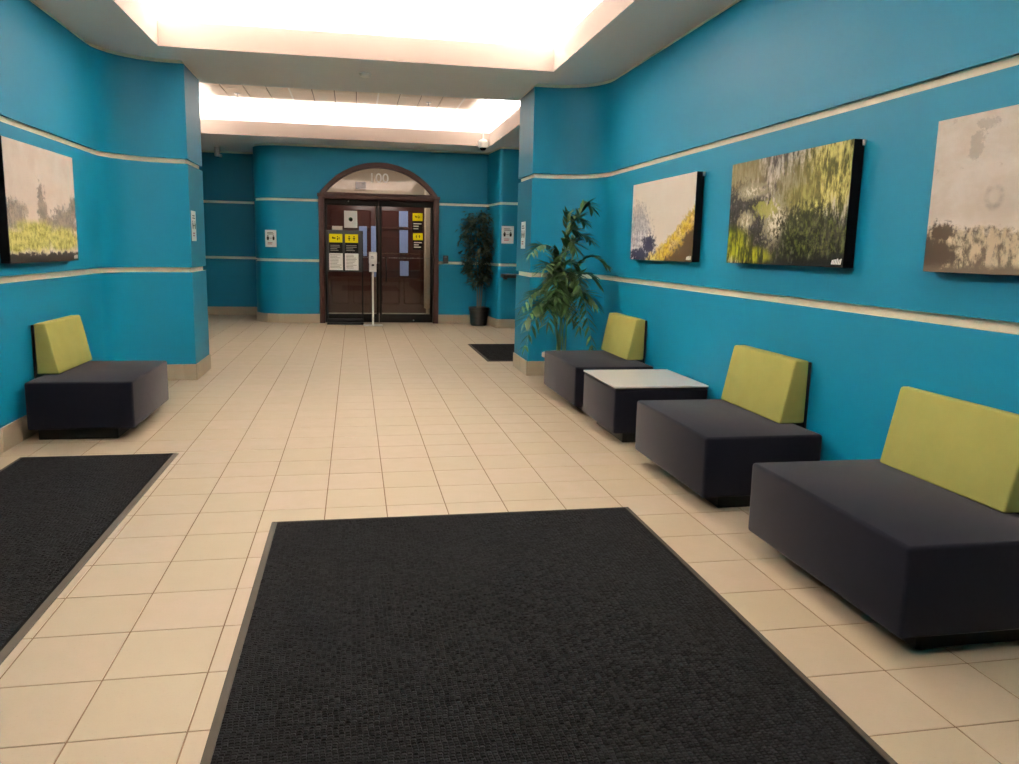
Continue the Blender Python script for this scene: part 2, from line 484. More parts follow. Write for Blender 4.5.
for a, x, y in cells[:300]: link('floor_tile', ft, 'floor_tile', floor, (x, y, 0))
vs, fs = [], []
for a, x, y in cells[300:]:
    k = len(vs)
    for z in (-0.008, 0.0): vs += [(x+g, y+g, z), (x+T-g, y+g, z), (x+T-g, y+T-g, z), (x+g, y+T-g, z)]
    fs += [(k+4, k+5, k+6, k+7)] + [(k+i, k+(i+1) % 4, k+4+(i+1) % 4, k+4+i) for i in range(4)]
o = link('floor_tiles_beyond', mesh('floor_tiles_beyond', vs, fs), 'floor_tile', floor); o['kind'] = 'stuff'

# ------------------------------------------------------------------ doorway with glass doors and a wood-lined vestibule
door = structure(link('door_1', None, loc=(0, 0, 0)))
door['label'] = 'arched brown doorway with two dark-framed glass doors'
outer = arch(HW+0.015, RISE+0.01, DZ); inner = arch(HW-0.075, RISE-0.075, DZ+0.005)
vs, fs = [], []
for y in (DY-0.05, DY+0.14):
    vs += [(x, y, z) for x, z in outer] + [(x, y, z) for x, z in inner]
n = len(outer); n2 = 2*n
for i in range(n-1):
    fs += [(i, i+1, n+i+1, n+i), (n2+i, n2+n+i, n2+n+i+1, n2+i+1), (i, n2+i, n2+i+1, i+1), (n+i, n+i+1, n2+n+i+1, n2+n+i)]
fs += [(0, n, n2+n, n2), (n-1, n2+n-1, n2+n2-1, n2-1)]
link('arch_frame', mesh('arch_frame', vs, fs), 'wood_frame', door)
for sx, xa in ((1, DX0-0.015), (-1, DX1+0.015)):
    x0, x1 = sorted((xa, xa+sx*0.09))
    box('jamb', 'wood_frame', door, x0, DY-0.05, 0, x1, DY+0.14, DZ+0.0, 0.006)
    x0, x1 = sorted((xa-sx*0.015, xa+sx*0.10))
    box('jamb_cap', 'wood_frame', door, x0, DY-0.065, DZ-0.02, x1, DY+0.1, DZ+0.035, 0.006)
box('transom_bar', 'wood_frame', door, DX0+0.06, DY-0.045, 2.10, DX1-0.06, DY+0.12, 2.205, 0.008)
box('transom_moulding', 'wood_frame', door, DX0+0.06, DY-0.06, 2.175, DX1-0.06, DY-0.04, 2.21, 0.004)
tg = [p for p in arch(HW-0.07, RISE-0.07, DZ+0.005) if p[1] > 2.19]
tg = [(tg[0][0], 2.19)] + tg + [(tg[-1][0], 2.19)]
link('transom_glass', prism_me(tg, DY+0.05, DY+0.058, 'y', name='transom_glass'), 'transom_glass', door)
num = link('number_lettering', text_me('100', 0.235, 0.001), 'paper_white', door, (DCX-0.01, DY+0.045, 2.465)); num['label'] = 'pale number 100 on the transom glass'
num.scale = (0.98, 1, 0.93)
LX0, LX1, LXM = DX0+0.08, DX1-0.08, DCX-0.01
def leaf(x0, x1, hx):
    l = box('door_leaf', 'door_metal', door, x0, DY+0.03, 2.00, x1, DY+0.075, 2.10, 0.003)       # head rail
    l['label'] = 'dark metal framed glass door leaf'
    box('bottom_rail', 'door_metal', l, x0, DY+0.03, 0.01, x1, DY+0.075, 0.155, 0.003)
    box('stile', 'door_metal', l, x0, DY+0.03, 0.155, x0+0.045, DY+0.075, 2.0, 0.003)
    box('stile', 'door_metal', l, x1-0.045, DY+0.03, 0.155, x1, DY+0.075, 2.0, 0.003)
    box('glass_pane', 'door_glass', l, x0+0.045, DY+0.05, 0.155, x1-0.045, DY+0.056, 2.0)
    link('pull_handle', tube_me([(hx, DY+0.03, 0.72), (hx, DY-0.02, 0.73), (hx, DY-0.03, 0.78), (hx, DY-0.03, 1.08), (hx, DY-0.02, 1.13), (hx, DY+0.03, 1.14)], 0.013), 'black_plastic', l)
    link('rail_bolt', lathe_me([(0.012, 0), (0.012, 0.012), (0.006, 0.016)], 10), 'steel', l, ((x0+x1)/2+(0.13 if x0 > 0 else -0.05), DY+0.03, 2.07 if x0 < 0 else 0.05), (PI/2, 0, 0))
    return l
leafL = leaf(LX0, LXM-0.004, LXM-0.12); leafR = leaf(LXM+0.004, LX1, LXM+0.12)
# faint band of small lettering-height marks across the panes
for x0, x1 in ((LX0+0.06, LXM-0.06), (LXM+0.06, LX1-0.06)):
    vs, fs = [], []
    x = x0 + (0.55 if x0 < 0 else 0.0)
    while x < x1:
        w = random.uniform(0.008, 0.04); h = random.uniform(0.008, 0.02); k = len(vs)
        vs += [(x, DY+0.048, 1.125), (x+w, DY+0.048, 1.125), (x+w, DY+0.048, 1.125+h), (x, DY+0.048, 1.125+h)]; fs.append((k, k+1, k+2, k+3)); x += w+random.uniform(0.006, 0.02)
    link('manifestation_marks', mesh('manifestation_marks', vs, fs), 'ink_grey', leafL if x0 < 0 else leafR)

# vestibule shell
VX0, VX1, VY0, VY1, VZ = DX0-0.05, DX1+0.05, DY+0.145, 15.9, 2.86
def quad(name, mat, pts, parent=None):
    o = link(name, mesh(name, pts, [(0, 1, 2, 3)]), mat, parent); return o
structure(quad('ceiling_vestibule', 'vestibule_wall', [(VX0, VY0-0.1, VZ), (VX0, VY1, VZ), (VX1, VY1, VZ), (VX1, VY0-0.1, VZ)]))
structure(quad('floor_vestibule', 'floor_tile', [(VX0, VY0-0.14, 0.001), (VX1, VY0-0.14, 0.001), (VX1, VY1, 0.001), (VX0, VY1, 0.001)]))
structure(quad('wall_vestibule_left', 'wood_door', [(VX0, VY0-0.1, 0), (VX0, VY1, 0), (VX0, VY1, VZ), (VX0, VY0-0.1, VZ)]))
structure(quad('wall_vestibule_right', 'wood_door', [(VX1, VY0-0.1, 0), (VX1, VY0-0.1, VZ), (VX1, VY1, VZ), (VX1, VY1, 0)]))
wv = structure(quad('wall_vestibule_back', 'vestibule_wall', [(VX0, VY1, 0), (VX1, VY1, 0), (VX1, VY1, VZ), (VX0, VY1, VZ)]))
trim = structure(box('trim_1', 'vestibule_wall', None, 1.33, 15.0, 0.16, VX1, 15.2, VZ, 0.005)); trim['label'] = 'pale wall pier behind the right glass door'
door2 = structure(link('door_2', None)); door2['label'] = 'dark brown panelled wood doors beyond the glass doors'
box('lintel', 'wood_door', door2, VX0, 15.70, 2.14, VX1, 15.88, 2.32, 0.01)
def panel_door(x0, x1):
    d = box('wood_leaf', 'wood_door', door2, x0, 15.74, 0.01, x1, 15.79, 2.14, 0.004)
    for cx0, cx1 in ((x0+0.09, (x0+x1)/2-0.035), ((x0+x1)/2+0.035, x1-0.09)):
        for z0, z1 in ((0.18, 0.72), (0.84, 1.52), (1.64, 2.02)):
            box('raised_panel', 'wood_door', d, cx0, 15.705, z0, cx1, 15.742, z1, 0.026, 1)
    link('door_knob', lathe_me([(0.012, 0), (0.012, 0.03), (0.028, 0.04), (0.03, 0.055), (0.015, 0.07)], 12), 'steel', d, (x1-0.06 if x0 < 0 else x0+0.06, 15.74, 1.0), (PI/2, 0, 0))
panel_door(-0.55, 0.42); panel_door(0.44, 1.42)
# pale blue rectangles on the inner doors
def sheet(name, lab, x0, z0, x1, z1, y, mat, cat, group=None):
    o = box(name, mat, None, x0, y-0.003, z0, x1, y, z1); tag(o, lab, cat, group); return o
def px_rect(x0, y0, x1, y1, Y):
    a, b = at_y(x0, y0, Y), at_y(x1, y1, Y); return a.x, b.z, b.x, a.z
for (r, lab) in (((399, 211, 408, 227), 'pale blue rectangle on the inner doors, top of the right column'),
                 ((399.5, 230, 408, 253), 'tall pale blue rectangle in the middle of the right column on the inner doors'),
                 ((400, 261, 408.5, 276), 'pale blue rectangle on the inner doors, bottom of the right column'),
                 ((359, 226, 367, 256), 'pale blue rectangle seen beside the sign stand through the left glass door'),
                 ((371, 226, 378, 277), 'long pale blue rectangle behind the sanitiser dispenser, on the inner doors')):
    x0, z0, x1, z1 = px_rect(*r, 15.70)
    sheet('pale_blue_panel', lab, x0, z0, x1, z1, 15.703, 'pale_blue', 'notice', 'blue rectangles on the inner doors')
x0, z0, x1, z1 = px_rect(355.5, 181.5, 366, 189, 15.8)
wb_ = thing('wall_box', 'small dark box on the pale wall seen through the arched transom glass', 'box', ((x0+x1)/2, VY1, z0))
box('casing', 'board_grey', wb_, -(x1-x0)/2, -0.10, 0, (x1-x0)/2, 0, z1-z0, 0.006)
box('front_panel', 'black_plastic', wb_, -(x1-x0)/2+0.015, -0.104, 0.015, (x1-x0)/2-0.015, -0.1, z1-z0-0.015, 0.001, 1)
vl = thing('added_vestibule_lamp', 'added flush ceiling lamp brightening the vestibule behind the glass doors', 'added lamp', (0.43, 14.6, VZ-0.06))  # added lamp, out of view, to brighten the vestibule
box('added_lamp_housing', 'white_plastic', vl, -0.32, -0.17, 0.03, 0.32, 0.17, 0.06, 0.004)
box('added_lamp_diffuser', 'added_lamp_glow', vl, -0.30, -0.15, 0.0, 0.30, 0.15, 0.03, 0.004)

# posters and stickers on the glass
def poster(name, lab, r, Y, mat, cat='poster', group=None):
    x0, z0, x1, z1 = px_rect(*r, Y); cx, cz = (x0+x1)/2, (z0+z1)/2
    t = thing(name, lab, cat, (cx, Y, z0), 0, group); w, h = x1-x0, z1-z0
    box('sheet', mat, t, -w/2, -0.002, 0, w/2, 0, h)
    return t, w, h
t, w, h = poster('wall_poster', 'white poster with a small dark round emblem on the left glass door', (344, 210.5, 357.3, 228), DY+0.045, 'paper_white')
link('emblem', lathe_me([(0.035, 0), (0.035, 0.001)], 20), 'ink_green', t, (0, -0.0025, h*0.5), (PI/2, 0, 0))
link('emblem_inner', lathe_me([(0.028, 0), (0.028, 0.001)], 20), 'ink_black', t, (0.004, -0.004, h*0.5-0.01), (PI/2, 0, 0))  # smaller black disc over the green one, set slightly lower
poster('small_label', 'small blank white label above the sign stand on the left glass door', (332, 225.8, 342.5, 230), DY+0.045, 'paper_white', 'label')
def pictogram(parent, x, z, s, kind, y):
    """black pictograms of the yellow notices: an arrow and two figures"""
    def blk(a, b, c, d): box('pictogram', 'ink_black', parent, x+a*s, y-0.001, z+b*s, x+c*s, y, z+d*s)
    if kind == 0:
        blk(-0.30, -0.05, -0.02, 0.06); blk(-0.30, -0.02, -0.20, 0.12); blk(0.10, -0.16, 0.18, 0.02); blk(0.10, 0.08, 0.18, 0.18); blk(0.24, -0.10, 0.30, 0.10)
    else:
        for dx in (-0.20, 0.20):
            blk(dx-0.04, -0.18, dx+0.04, 0.06); blk(dx-0.05, 0.10, dx+0.05, 0.2); blk(dx-0.10, -0.02, dx+0.10, 0.05)
def text_rows(parent, x0, x1, z0, z1, n, mat, y, th=0.45):
    rnd = random.Random(int(abs(x0*991+z1*577)))
    for i in range(n):
        zc = z1 - (i+0.5)*(z1-z0)/n; hh = (z1-z0)/n*th/2
        xe = x0 + (x1-x0)*rnd.uniform(0.6, 1.0)
        box('text_line', mat, parent, x0, y-0.001, zc-hh, xe, y, zc+hh)
for r, k, lab in (((412.5, 213, 422.5, 232), 0, 'yellow and black notice high on the right glass door'), ((413, 233, 422.7, 250), 1, 'yellow and black notice with two figures, lower on the right glass door')):
    t, w, h = poster('door_sticker', lab, r, DY+0.045, 'ink_black', 'sticker', 'yellow notices on the right glass door')
    box('yellow_panel', 'notice_yellow', t, -w/2, -0.004, h*0.58, w/2, -0.002, h)
    pictogram(t, 0, h*0.79, w*0.8, k, -0.0042)
    text_rows(t, -w*0.4, w*0.4, h*0.1, h*0.5, 3, 'paper_white', -0.0025, 0.4)

# ------------------------------------------------------------------ free-standing sign board and sanitiser in front of the doors
SY = 13.52
sb = thing('sign_stand', 'black floor sign stand holding two yellow notices and two white papers', 'sign stand', (-0.155, SY, 0))
box('base', 'black_plastic', sb, -0.305, -0.12, 0, 0.305, 0.12, 0.035, 0.008)
box('base_rail', 'black_plastic', sb, -0.305, -0.025, 0.035, 0.305, 0.025, 0.09, 0.006)
for x in (-0.293, 0.293): box('upright', 'black_plastic', sb, x-0.012, -0.012, 0.09, x+0.012, 0.012, 1.575, 0.003)
bd = box('board', 'board_grey', sb, -0.281, -0.014, 0.885, 0.281, 0.014, 1.575, 0.004)
for i, cx in enumerate((-0.145, 0.115)):
    box('yellow_panel', 'notice_yellow', bd, cx-0.108, -0.018, 1.375, cx+0.108, -0.0142, 1.515)
    pictogram(bd, cx, 1.445, 0.2, i, -0.0182)
    box('black_panel', 'ink_black', bd, cx-0.108, -0.018, 1.205, cx+0.108, -0.0142, 1.373)
    text_rows(bd, cx-0.09, cx+0.09, 1.23, 1.34, 4, 'ink_grey', -0.0182, 0.4)
    box('white_paper', 'paper_white', bd, cx-0.112, -0.018, 0.915, cx+0.112, -0.0142, 1.195)
    text_rows(bd, cx-0.095, cx+0.095, 0.94, 1.18, 10, 'ink_grey', -0.0182, 0.3)
ss = thing('sanitiser_stand', 'white hand sanitiser dispenser on a slim floor pole', 'dispenser', (0.305, 13.26, 0))
box('base_plate', 'white_plastic', ss, -0.16, -0.12, 0, 0.16, 0.12, 0.014, 0.005)
link('pole', tube_me([(0, 0, 0.014), (0, 0, 1.2)], 0.017, 12), 'white_plastic', ss)
box('back_plate', 'white_plastic', ss, -0.06, -0.03, 0.9, 0.06, -0.017, 1.23, 0.004)
dp = box('dispenser_body', 'white_plastic', ss, -0.066, -0.12, 1.03, 0.066, -0.03, 1.225, 0.014, 3)
box('nozzle', 'black_plastic', dp, -0.02, -0.10, 1.0, 0.02, -0.06, 1.03, 0.004)
text_rows(dp, -0.035, 0.035, 1.12, 1.17, 2, 'ink_grey', -0.1202)
box('drip_tray', 'white_plastic', ss, -0.055, -0.12, 0.91, 0.055, -0.03, 0.925, 0.004)

# ------------------------------------------------------------------ mats
def floor_mat(name, label, x0, y0, x1, y1, nubs, bw=0.028, pitch=(0.016, 0.012)):
    t = thing(name, label, 'floor mat', ((x0+x1)/2, (y0+y1)/2, 0))
    w, d = (x1-x0)/2, (y1-y0)/2; h = 0.009
    # sloped rubber edge
    ring = [(w, d, 0.0), (w-0.006, d-0.006, 0.004), (w-bw, d-bw, h), (w-bw, d-bw, 0.004)]
    vs, fs = [], []
    for a, b, z in ring: vs += [(-a, -b, z), (a, -b, z), (a, b, z), (-a, b, z)]
    for k in range(3):
        for i in range(4): fs.append((k*4+i, k*4+(i+1) % 4, (k+1)*4+(i+1) % 4, (k+1)*4+i))
    e = link('rubber_edge', mesh('rubber_edge', vs, fs), 'black_rubber', t); e['label'] = 'dull grey-brown rubber border'
    box('backing', 'mat_ground', t, -w+bw, -d+bw, 0.001, w-bw, d-bw, 0.005)
    vs, fs = [], []; rnd = random.Random(3)
    px, py = pitch
    nx, ny = int((2*(w-bw))/px), int((2*(d-bw))/py)
    for j in range(ny):
        y = -d+bw+(j+0.5)*py
        yw = y + (y0+y1)/2
        if nubs is not None and yw < nubs: continue
        for i in range(nx):
            x = -w+bw+(i+0.5)*px + (px*0.12*math.sin(j*0.9))
            if x > w-bw-px*0.5: continue
            k = len(vs); a, b = px*0.47, py*0.44; zt = 0.0085+rnd.uniform(-0.001, 0.0014); s = 0.62
            jx, jy = rnd.uniform(-.0008, .0008), rnd.uniform(-.0006, .0006)
            vs += [(x-a+jx, y-b+jy, 0.005), (x+a+jx, y-b+jy, 0.005), (x+a+jx, y+b+jy, 0.005), (x-a+jx, y+b+jy, 0.005),
                   (x-a*s+jx, y-b*s+jy, zt), (x+a*s+jx, y-b*s+jy, zt), (x+a*s+jx, y+b*s+jy, zt), (x-a*s+jx, y+b*s+jy, zt)]
            fs += [(k+4, k+5, k+6, k+7)] + [(k+q, k+(q+1) % 4, k+4+(q+1) % 4, k+4+q) for q in range(4)]
    p = link('pile', mesh('pile', vs, fs), 'mat_pile', t); p['kind'] = 'stuff'; p['label'] = 'black waffle-textured pile'
    return t
floor_mat('entrance_mat', 'large black ribbed entrance mat in the middle of the tiled floor', -0.40, 0.65, 1.40, 3.71, 1.0)
floor_mat('runner_mat', 'long black runner mat lying along the left wall', -2.02, 1.9, -1.10, 5.06, 2.2)
floor_mat('door_mat', 'small dark brown mat lying behind the right pillar', 1.545, 8.99, 2.46, 10.66, None, pitch=(0.03, 0.026))

# ------------------------------------------------------------------ seating
BH = 0.40
def seat(label, x_front, x_back, y0, y1, side, by0, by1, cd_=0.168, name='lounge_seat'):
    wall_x = XR if side > 0 else XL
    """side=+1: back against the right wall, -1: against the left wall; local x grows towards the wall"""
    t = thing(name, label, 'bench seat', ((x_front+x_back)/2, (y0+y1)/2, 0), 0, 'low lounge seats along the walls')
    w = abs(x_back-x_front)/2; d = (y1-y0)/2; s = side; cy = (y0+y1)/2
    def bx(nm, mat, a0, b0, c0, a1, b1, c1, bev, seg=3):
        a0, a1 = sorted((a0*s, a1*s)); return box(nm, mat, t, a0, b0, c0, a1, b1, c1, bev, seg)
    bx('plinth', 'plinth_black', -w+0.125, -d+0.07, 0, w-0.04, d-0.125, 0.082, 0.003, 1)
    bx('seat_block', 'fabric_charcoal', -w, -d, 0.08, w, d, BH, 0.016)
    a0, a1 = by0-cy, by1-cy
    wb = abs(wall_x-(x_front+x_back)/2)                  # local x of the wall face
    prof = [(wb-cd_, BH+0.002), (wb-0.024, BH+0.002), (wb-0.024, 0.752), (wb-cd_+0.07, 0.752)]
    link('backrest_cushion', prism_me([(x*s, z) for x, z in prof], a0, a1, 'y', 0.011, 3, 'backrest_cushion'), 'fabric_green', t)['label'] = 'sloping olive green back cushion'
    bx('dark_back_strip', 'black_plastic', wb-0.0235, a0+0.006, 0.16, wb-0.004, a1-0.006, 0.742, 0.003, 1)  # thin black strip between the cushion and the wall
    return t
seat('nearest charcoal lounge seat with green back, cut by the right edge', 1.745, 2.395, 2.09, 3.11, 1, 2.335, 3.035, 0.14)
seat('charcoal lounge seat with green back between the white-topped table and the nearest seat', 1.74, 2.395, 3.565, 4.56, 1, 3.82, 4.53, 0.176)
seat('charcoal lounge seat with green back in front of the palm', 1.73, 2.395, 5.92, 6.96, 1, 6.28, 7.01, 0.178)
seat('charcoal lounge seat with green back alone against the left wall', -1.455, -2.115, 5.44, 6.44, -1, 5.76, 6.47)
tb = thing('side_table', 'charcoal cube side table with a white top between two lounge seats', 'side table', (2.08, 5.345, 0))
box('plinth', 'plinth_black', tb, -0.245, -0.30, 0, 0.30, 0.30, 0.082, 0.003, 1)
box('body', 'fabric_charcoal', tb, -0.34, -0.37, 0.08, 0.34, 0.37, 0.388, 0.014, 3)
box('top_edge', 'black_plastic', tb, -0.338, -0.368, 0.388, 0.338, 0.368, 0.399, 0.002, 1)
box('table_top', 'white_laminate', tb, -0.343, -0.373, 0.399, 0.343, 0.373, 0.411, 0.002, 1)

# ------------------------------------------------------------------ paintings
def canvas_mat(name, fn):
    m = NT(name, 0.7, 0.06)
    gc = m.coord('Generated'); s = m.sep(gc); fn(m, s[0], s[2], gc); MATS[name] = m.mat
def uvn(m, g, sx, sz, detail=6, rough=0.6, dist=0.0, loc=(0, 0, 0)):
    return m.noise(m.mapping(g, (sx, 1, sz), loc), 1.0, detail, rough, dist)
def add(m, *a):
    r = a[0]
    for b in a[1:]: r = m.math('ADD', r, b)
    return r
def mul(m, a, b): return m.math('MULTIPLY', a, b)
def sub(m, a, b): return m.math('SUBTRACT', a, b)
def blob(m, u, v, cu, cv, ru, rv, nz, amp):
    """soft-edged patch: 1 inside an ellipse whose edge is broken up by noise"""
    dx = mul(m, sub(m, u, cu), 1.0/ru); dz = mul(m, sub(m, v, cv), 1.0/rv)
    d = m.math('SQRT', add(m, mul(m, dx, dx), mul(m, dz, dz)))
    return m.ramp(add(m, d, mul(m, sub(m, nz, 0.5), amp)), 1.3, 0.7)
def art_hill(m, u, v, g):
    n = uvn(m, g, 9, 6); nf = uvn(m, g, 30, 17, 6, 0.7); nb = uvn(m, g, 4, 3)
    c = m.mix(nb, lin((232, 226, 214)), lin((248, 244, 236)))
    grey = m.math('MAXIMUM', blob(m, u, v, 0.12, 0.28, 0.24, 0.36, nf, 1.8), blob(m, u, v, 0.30, 0.05, 0.18, 0.20, nf, 1.8))
    c = m.mix(mul(m, grey, 0.85), c, m.mix(m.ramp(nf, 0.38, 0.62), lin((96, 100, 118)), lin((204, 202, 206))))
    c = m.mix(mul(m, blob(m, u, v, 0.10, 0.55, 0.16, 0.20, nf, 2.4), 0.5), c, lin((150, 150, 154)))
    ink = m.math('MAXIMUM', blob(m, u, v, 0.33, 0.20, 0.11, 0.13, nf, 3.2), blob(m, u, v, 0.18, 0.06, 0.22, 0.10, nf, 3.6))
    c = m.mix(ink, c, lin((34, 36, 56)))
    hl = sub(m, add(m, mul(m, sub(m, u, 0.34), 0.62), mul(m, mul(m, u, u), 0.22), mul(m, sub(m, n, 0.5), 0.30), mul(m, sub(m, nf, 0.5), 0.30)), v)
    y = m.ramp(hl, -0.03, 0.02)
    yel = m.mix(m.ramp(nf, 0.36, 0.62), lin((120, 92, 34)), m.mix(m.ramp(n, 0.4, 0.6), lin((206, 186, 62)), lin((226, 208, 150))))
    c = m.mix(y, c, yel)
    br = m.ramp(add(m, hl, mul(m, sub(m, nf, 0.5), 0.28)), 0.19, 0.26)
    c = m.mix(br, c, lin((58, 46, 30)))
    m.color(c); m.bump(nf, 0.3, 0.004)
def art_forest(m, u, v, g):
    st = uvn(m, g, 30, 4.5, 7, 0.7); st2 = uvn(m, g, 38, 15, 6, 0.72); n = uvn(m, g, 5, 4, 6, 0.65, 0.4); n2 = uvn(m, g, 9, 7, 6, 0.65, 0.3, (3, 0, 5))
    MX = lambda a, b: m.math('MAXIMUM', a, b)
    hi = m.ramp(st2, 0.47, 0.60)
    c = m.mix(m.ramp(st, 0.42, 0.58), lin((52, 47, 46)), lin((176, 170, 160)))
    c = m.mix(mul(m, blob(m, u, v, 0.08, 0.90, 0.25, 0.2, st, 1.4), 0.8), c, lin((112, 106, 72)))
    # yellow-green, right and upper right
    yg = MX(blob(m, u, v, 0.92, 0.80, 0.26, 0.34, st, 3.2), blob(m, u, v, 0.74, 0.58, 0.20, 0.16, st, 3.2))
    c = m.mix(yg, c, m.mix(m.ramp(st, 0.42, 0.60), lin((52, 54, 22)), lin((200, 195, 122))))
    c = m.mix(mul(m, blob(m, u, v, 0.62, 0.62, 0.20, 0.30, st2, 3.4), 0.7), c, lin((96, 92, 52)))
    # dark band, left middle running down to the right
    dk = MX(blob(m, u, v, 0.12, 0.58, 0.26, 0.20, st2, 2.8), MX(blob(m, u, v, 0.20, 0.36, 0.28, 0.18, st2, 2.4), blob(m, u, v, 0.48, 0.15, 0.30, 0.18, st2, 2.0)))
    c = m.mix(mul(m, dk, 0.97), c, m.mix(m.ramp(st2, 0.5, 0.7), lin((8, 8, 11)), lin((78, 76, 78))))
    # pale flecks
    fl = MX(blob(m, u, v, 0.46, 0.40, 0.10, 0.20, st2, 5.0), MX(blob(m, u, v, 0.22, 0.70, 0.14, 0.07, st2, 5.5), blob(m, u, v, 0.18, 0.42, 0.07, 0.09, st2, 5.0)))
    c = m.mix(mul(m, fl, 0.9), c, m.mix(hi, lin((128, 124, 102)), lin((216, 210, 194))))
    c = m.mix(mul(m, blob(m, u, v, 0.36, 0.52, 0.10, 0.07, st2, 4.5), 0.7), c, lin((150, 152, 78)))
    # dark green, lower right
    dg = MX(blob(m, u, v, 0.92, 0.14, 0.38, 0.30, st, 2.2), blob(m, u, v, 0.72, 0.30, 0.24, 0.22, st2, 3.0))
    c = m.mix(mul(m, dg, 0.95), c, m.mix(m.ramp(st2, 0.44, 0.66), lin((7, 13, 7)), lin((70, 78, 30))))
    # grass, lower left
    gr = MX(blob(m, u, v, 0.04, 0.18, 0.20, 0.18, st, 2.0), blob(m, u, v, 0.26, 0.07, 0.20, 0.10, st, 2.6))
    c = m.mix(gr, c, m.mix(m.ramp(st, 0.42, 0.62), lin((26, 34, 6)), lin((134, 138, 32))))
    bt = m.ramp(add(m, v, mul(m, u, -0.12), mul(m, sub(m, st, 0.5), 0.2)), 0.03, -0.05)
    c = m.mix(bt, c, lin((12, 15, 15)))
    m.color(c); m.bump(st2, 0.5, 0.005)
def art_shore(m, u, v, g):
    n = uvn(m, g, 5, 4, 6); nf = uvn(m, g, 20, 13, 6, 0.72); st = uvn(m, g, 30, 8, 6, 0.72)
    c = m.mix(m.ramp(n, 0.35, 0.65), lin((228, 220, 208)), lin((248, 243, 236)))
    c = m.mix(mul(m, m.ramp(nf, 0.60, 0.72), 0.45), c, lin((146, 138, 126)))
    c = m.mix(mul(m, blob(m, u, v, 0.18, 0.80, 0.03, 0.08, nf, 5.0), 0.45), c, lin((120, 114, 106)))
    c = m.mix(mul(m, blob(m, u, v, 0.22, 0.93, 0.04, 0.03, nf, 5.0), 0.45), c, lin((116, 112, 104)))
    dx = mul(m, sub(m, u, 0.27), 2.0); dz = sub(m, v, 0.47); rr = m.math('SQRT', add(m, mul(m, dx, dx), mul(m, dz, dz)))
    ring = m.ramp(m.math('ABSOLUTE', sub(m, rr, 0.06)), 0.035, 0.0)
    c = m.mix(mul(m, mul(m, ring, 0.6), m.ramp(nf, 0.3, 0.65)), c, lin((126, 120, 114)))
    e = add(m, sub(m, 0.31, v), mul(m, sub(m, nf, 0.5), 0.30), mul(m, sub(m, 0.10, u), 0.10))
    sp = m.ramp(e, 0.0, 0.05)
    c = m.mix(sp, c, m.mix(m.ramp(st, 0.40, 0.56), lin((66, 56, 46)), lin((200, 188, 162))))
    left = m.math('MAXIMUM', blob(m, u, v, 0.02, 0.10, 0.13, 0.15, nf, 2.4), blob(m, u, v, 0.07, 0.26, 0.06, 0.06, nf, 4.0))
    c = m.mix(left, c, lin((56, 47, 39)))
    c = m.mix(m.ramp(add(m, v, mul(m, sub(m, nf, 0.5), 0.12)), 0.07, 0.02), c, lin((80, 71, 62)))
    m.color(c); m.bump(nf, 0.3, 0.004)
def art_meadow(m, u, v, g):
    n = uvn(m, g, 5, 3.5, 6); nf = uvn(m, g, 15, 10, 7, 0.74); st = uvn(m, g, 22, 15, 6, 0.72)
    c = m.mix(m.ramp(n, 0.35, 0.65), lin((232, 221, 212)), lin((244, 236, 228)))
    MX = lambda a, b: m.math('MAXIMUM', a, b)
    tr = MX(MX(blob(m, u, v, 0.08, 0.38, 0.15, 0.14, nf, 3.2), blob(m, u, v, 0.82, 0.37, 0.22, 0.13, nf, 4.2)),
            MX(blob(m, u, v, 0.46, 0.48, 0.06, 0.18, nf, 5.0), MX(blob(m, u, v, 0.50, 0.32, 0.12, 0.10, nf, 2.4), blob(m, u, v, 0.98, 0.50, 0.08, 0.12, nf, 2.8))))
    c = m.mix(mul(m, tr, 0.9), c, m.mix(m.ramp(st, 0.42, 0.60), lin((26, 24, 22)), lin((128, 117, 105))))
    bu = MX(blob(m, u, v, 0.35, 0.22, 0.30, 0.14, nf, 1.2), MX(blob(m, u, v, 0.75, 0.20, 0.30, 0.11, nf, 1.2), blob(m, u, v, 0.08, 0.18, 0.20, 0.10, nf, 1.2)))
    c = m.mix(bu, c, m.mix(m.ramp(st, 0.36, 0.62), lin((112, 116, 34)), lin((214, 212, 136))))
    gd = m.ramp(add(m, sub(m, 0.085, v), mul(m, sub(m, nf, 0.5), 0.20)), -0.01, 0.015)
    c = m.mix(gd, c, lin((34, 31, 28)))
    m.color(c); m.bump(nf, 0.3, 0.004)
canvas_mat('art_hill', art_hill); canvas_mat('art_forest', art_forest); canvas_mat('art_shore', art_shore); canvas_mat('art_meadow', art_meadow)
def painting(label, mat, wall_x, yc, z0, w, h, side, depth=0.062, signed=1):
    rz = -PI/2 if side > 0 else PI/2
    t = thing('painting', label, 'painting', (wall_x, yc, z0), rz, 'canvas paintings on the blue walls')
    box('stretcher', 'canvas_side', t, -w/2, -depth, 0, w/2, -0.004, h, 0.002, 1)
    me = box_me(-w/2+0.001, -depth-0.003, 0.001, w/2-0.001, -depth, h-0.001, 0.0)
    link('canvas', me, mat, t)
    # painter's scribbled signature in the lower right corner and the white wall bumper behind the top corner
    if signed:
        vs, fs = [], []; rnd = random.Random(5); x = w/2-0.10
        for i in range(6):
            hgt = rnd.uniform(0.008, 0.03); k = len(vs)
            vs += [(x, -depth-0.0036, 0.016), (x+0.012, -depth-0.0036, 0.016), (x+0.018, -depth-0.0036, 0.016+hgt), (x+0.008, -depth-0.0036, 0.016+hgt)]; fs.append((k, k+1, k+2, k+3)); x += 0.014
        link('signature', mesh('signature', vs, fs), 'paper_white', t)
    box('wall_bumper', 'white_plastic', t, w/2-0.004, -0.018, h-0.03, w/2+0.008, -0.002, h-0.002, 0.002, 1)
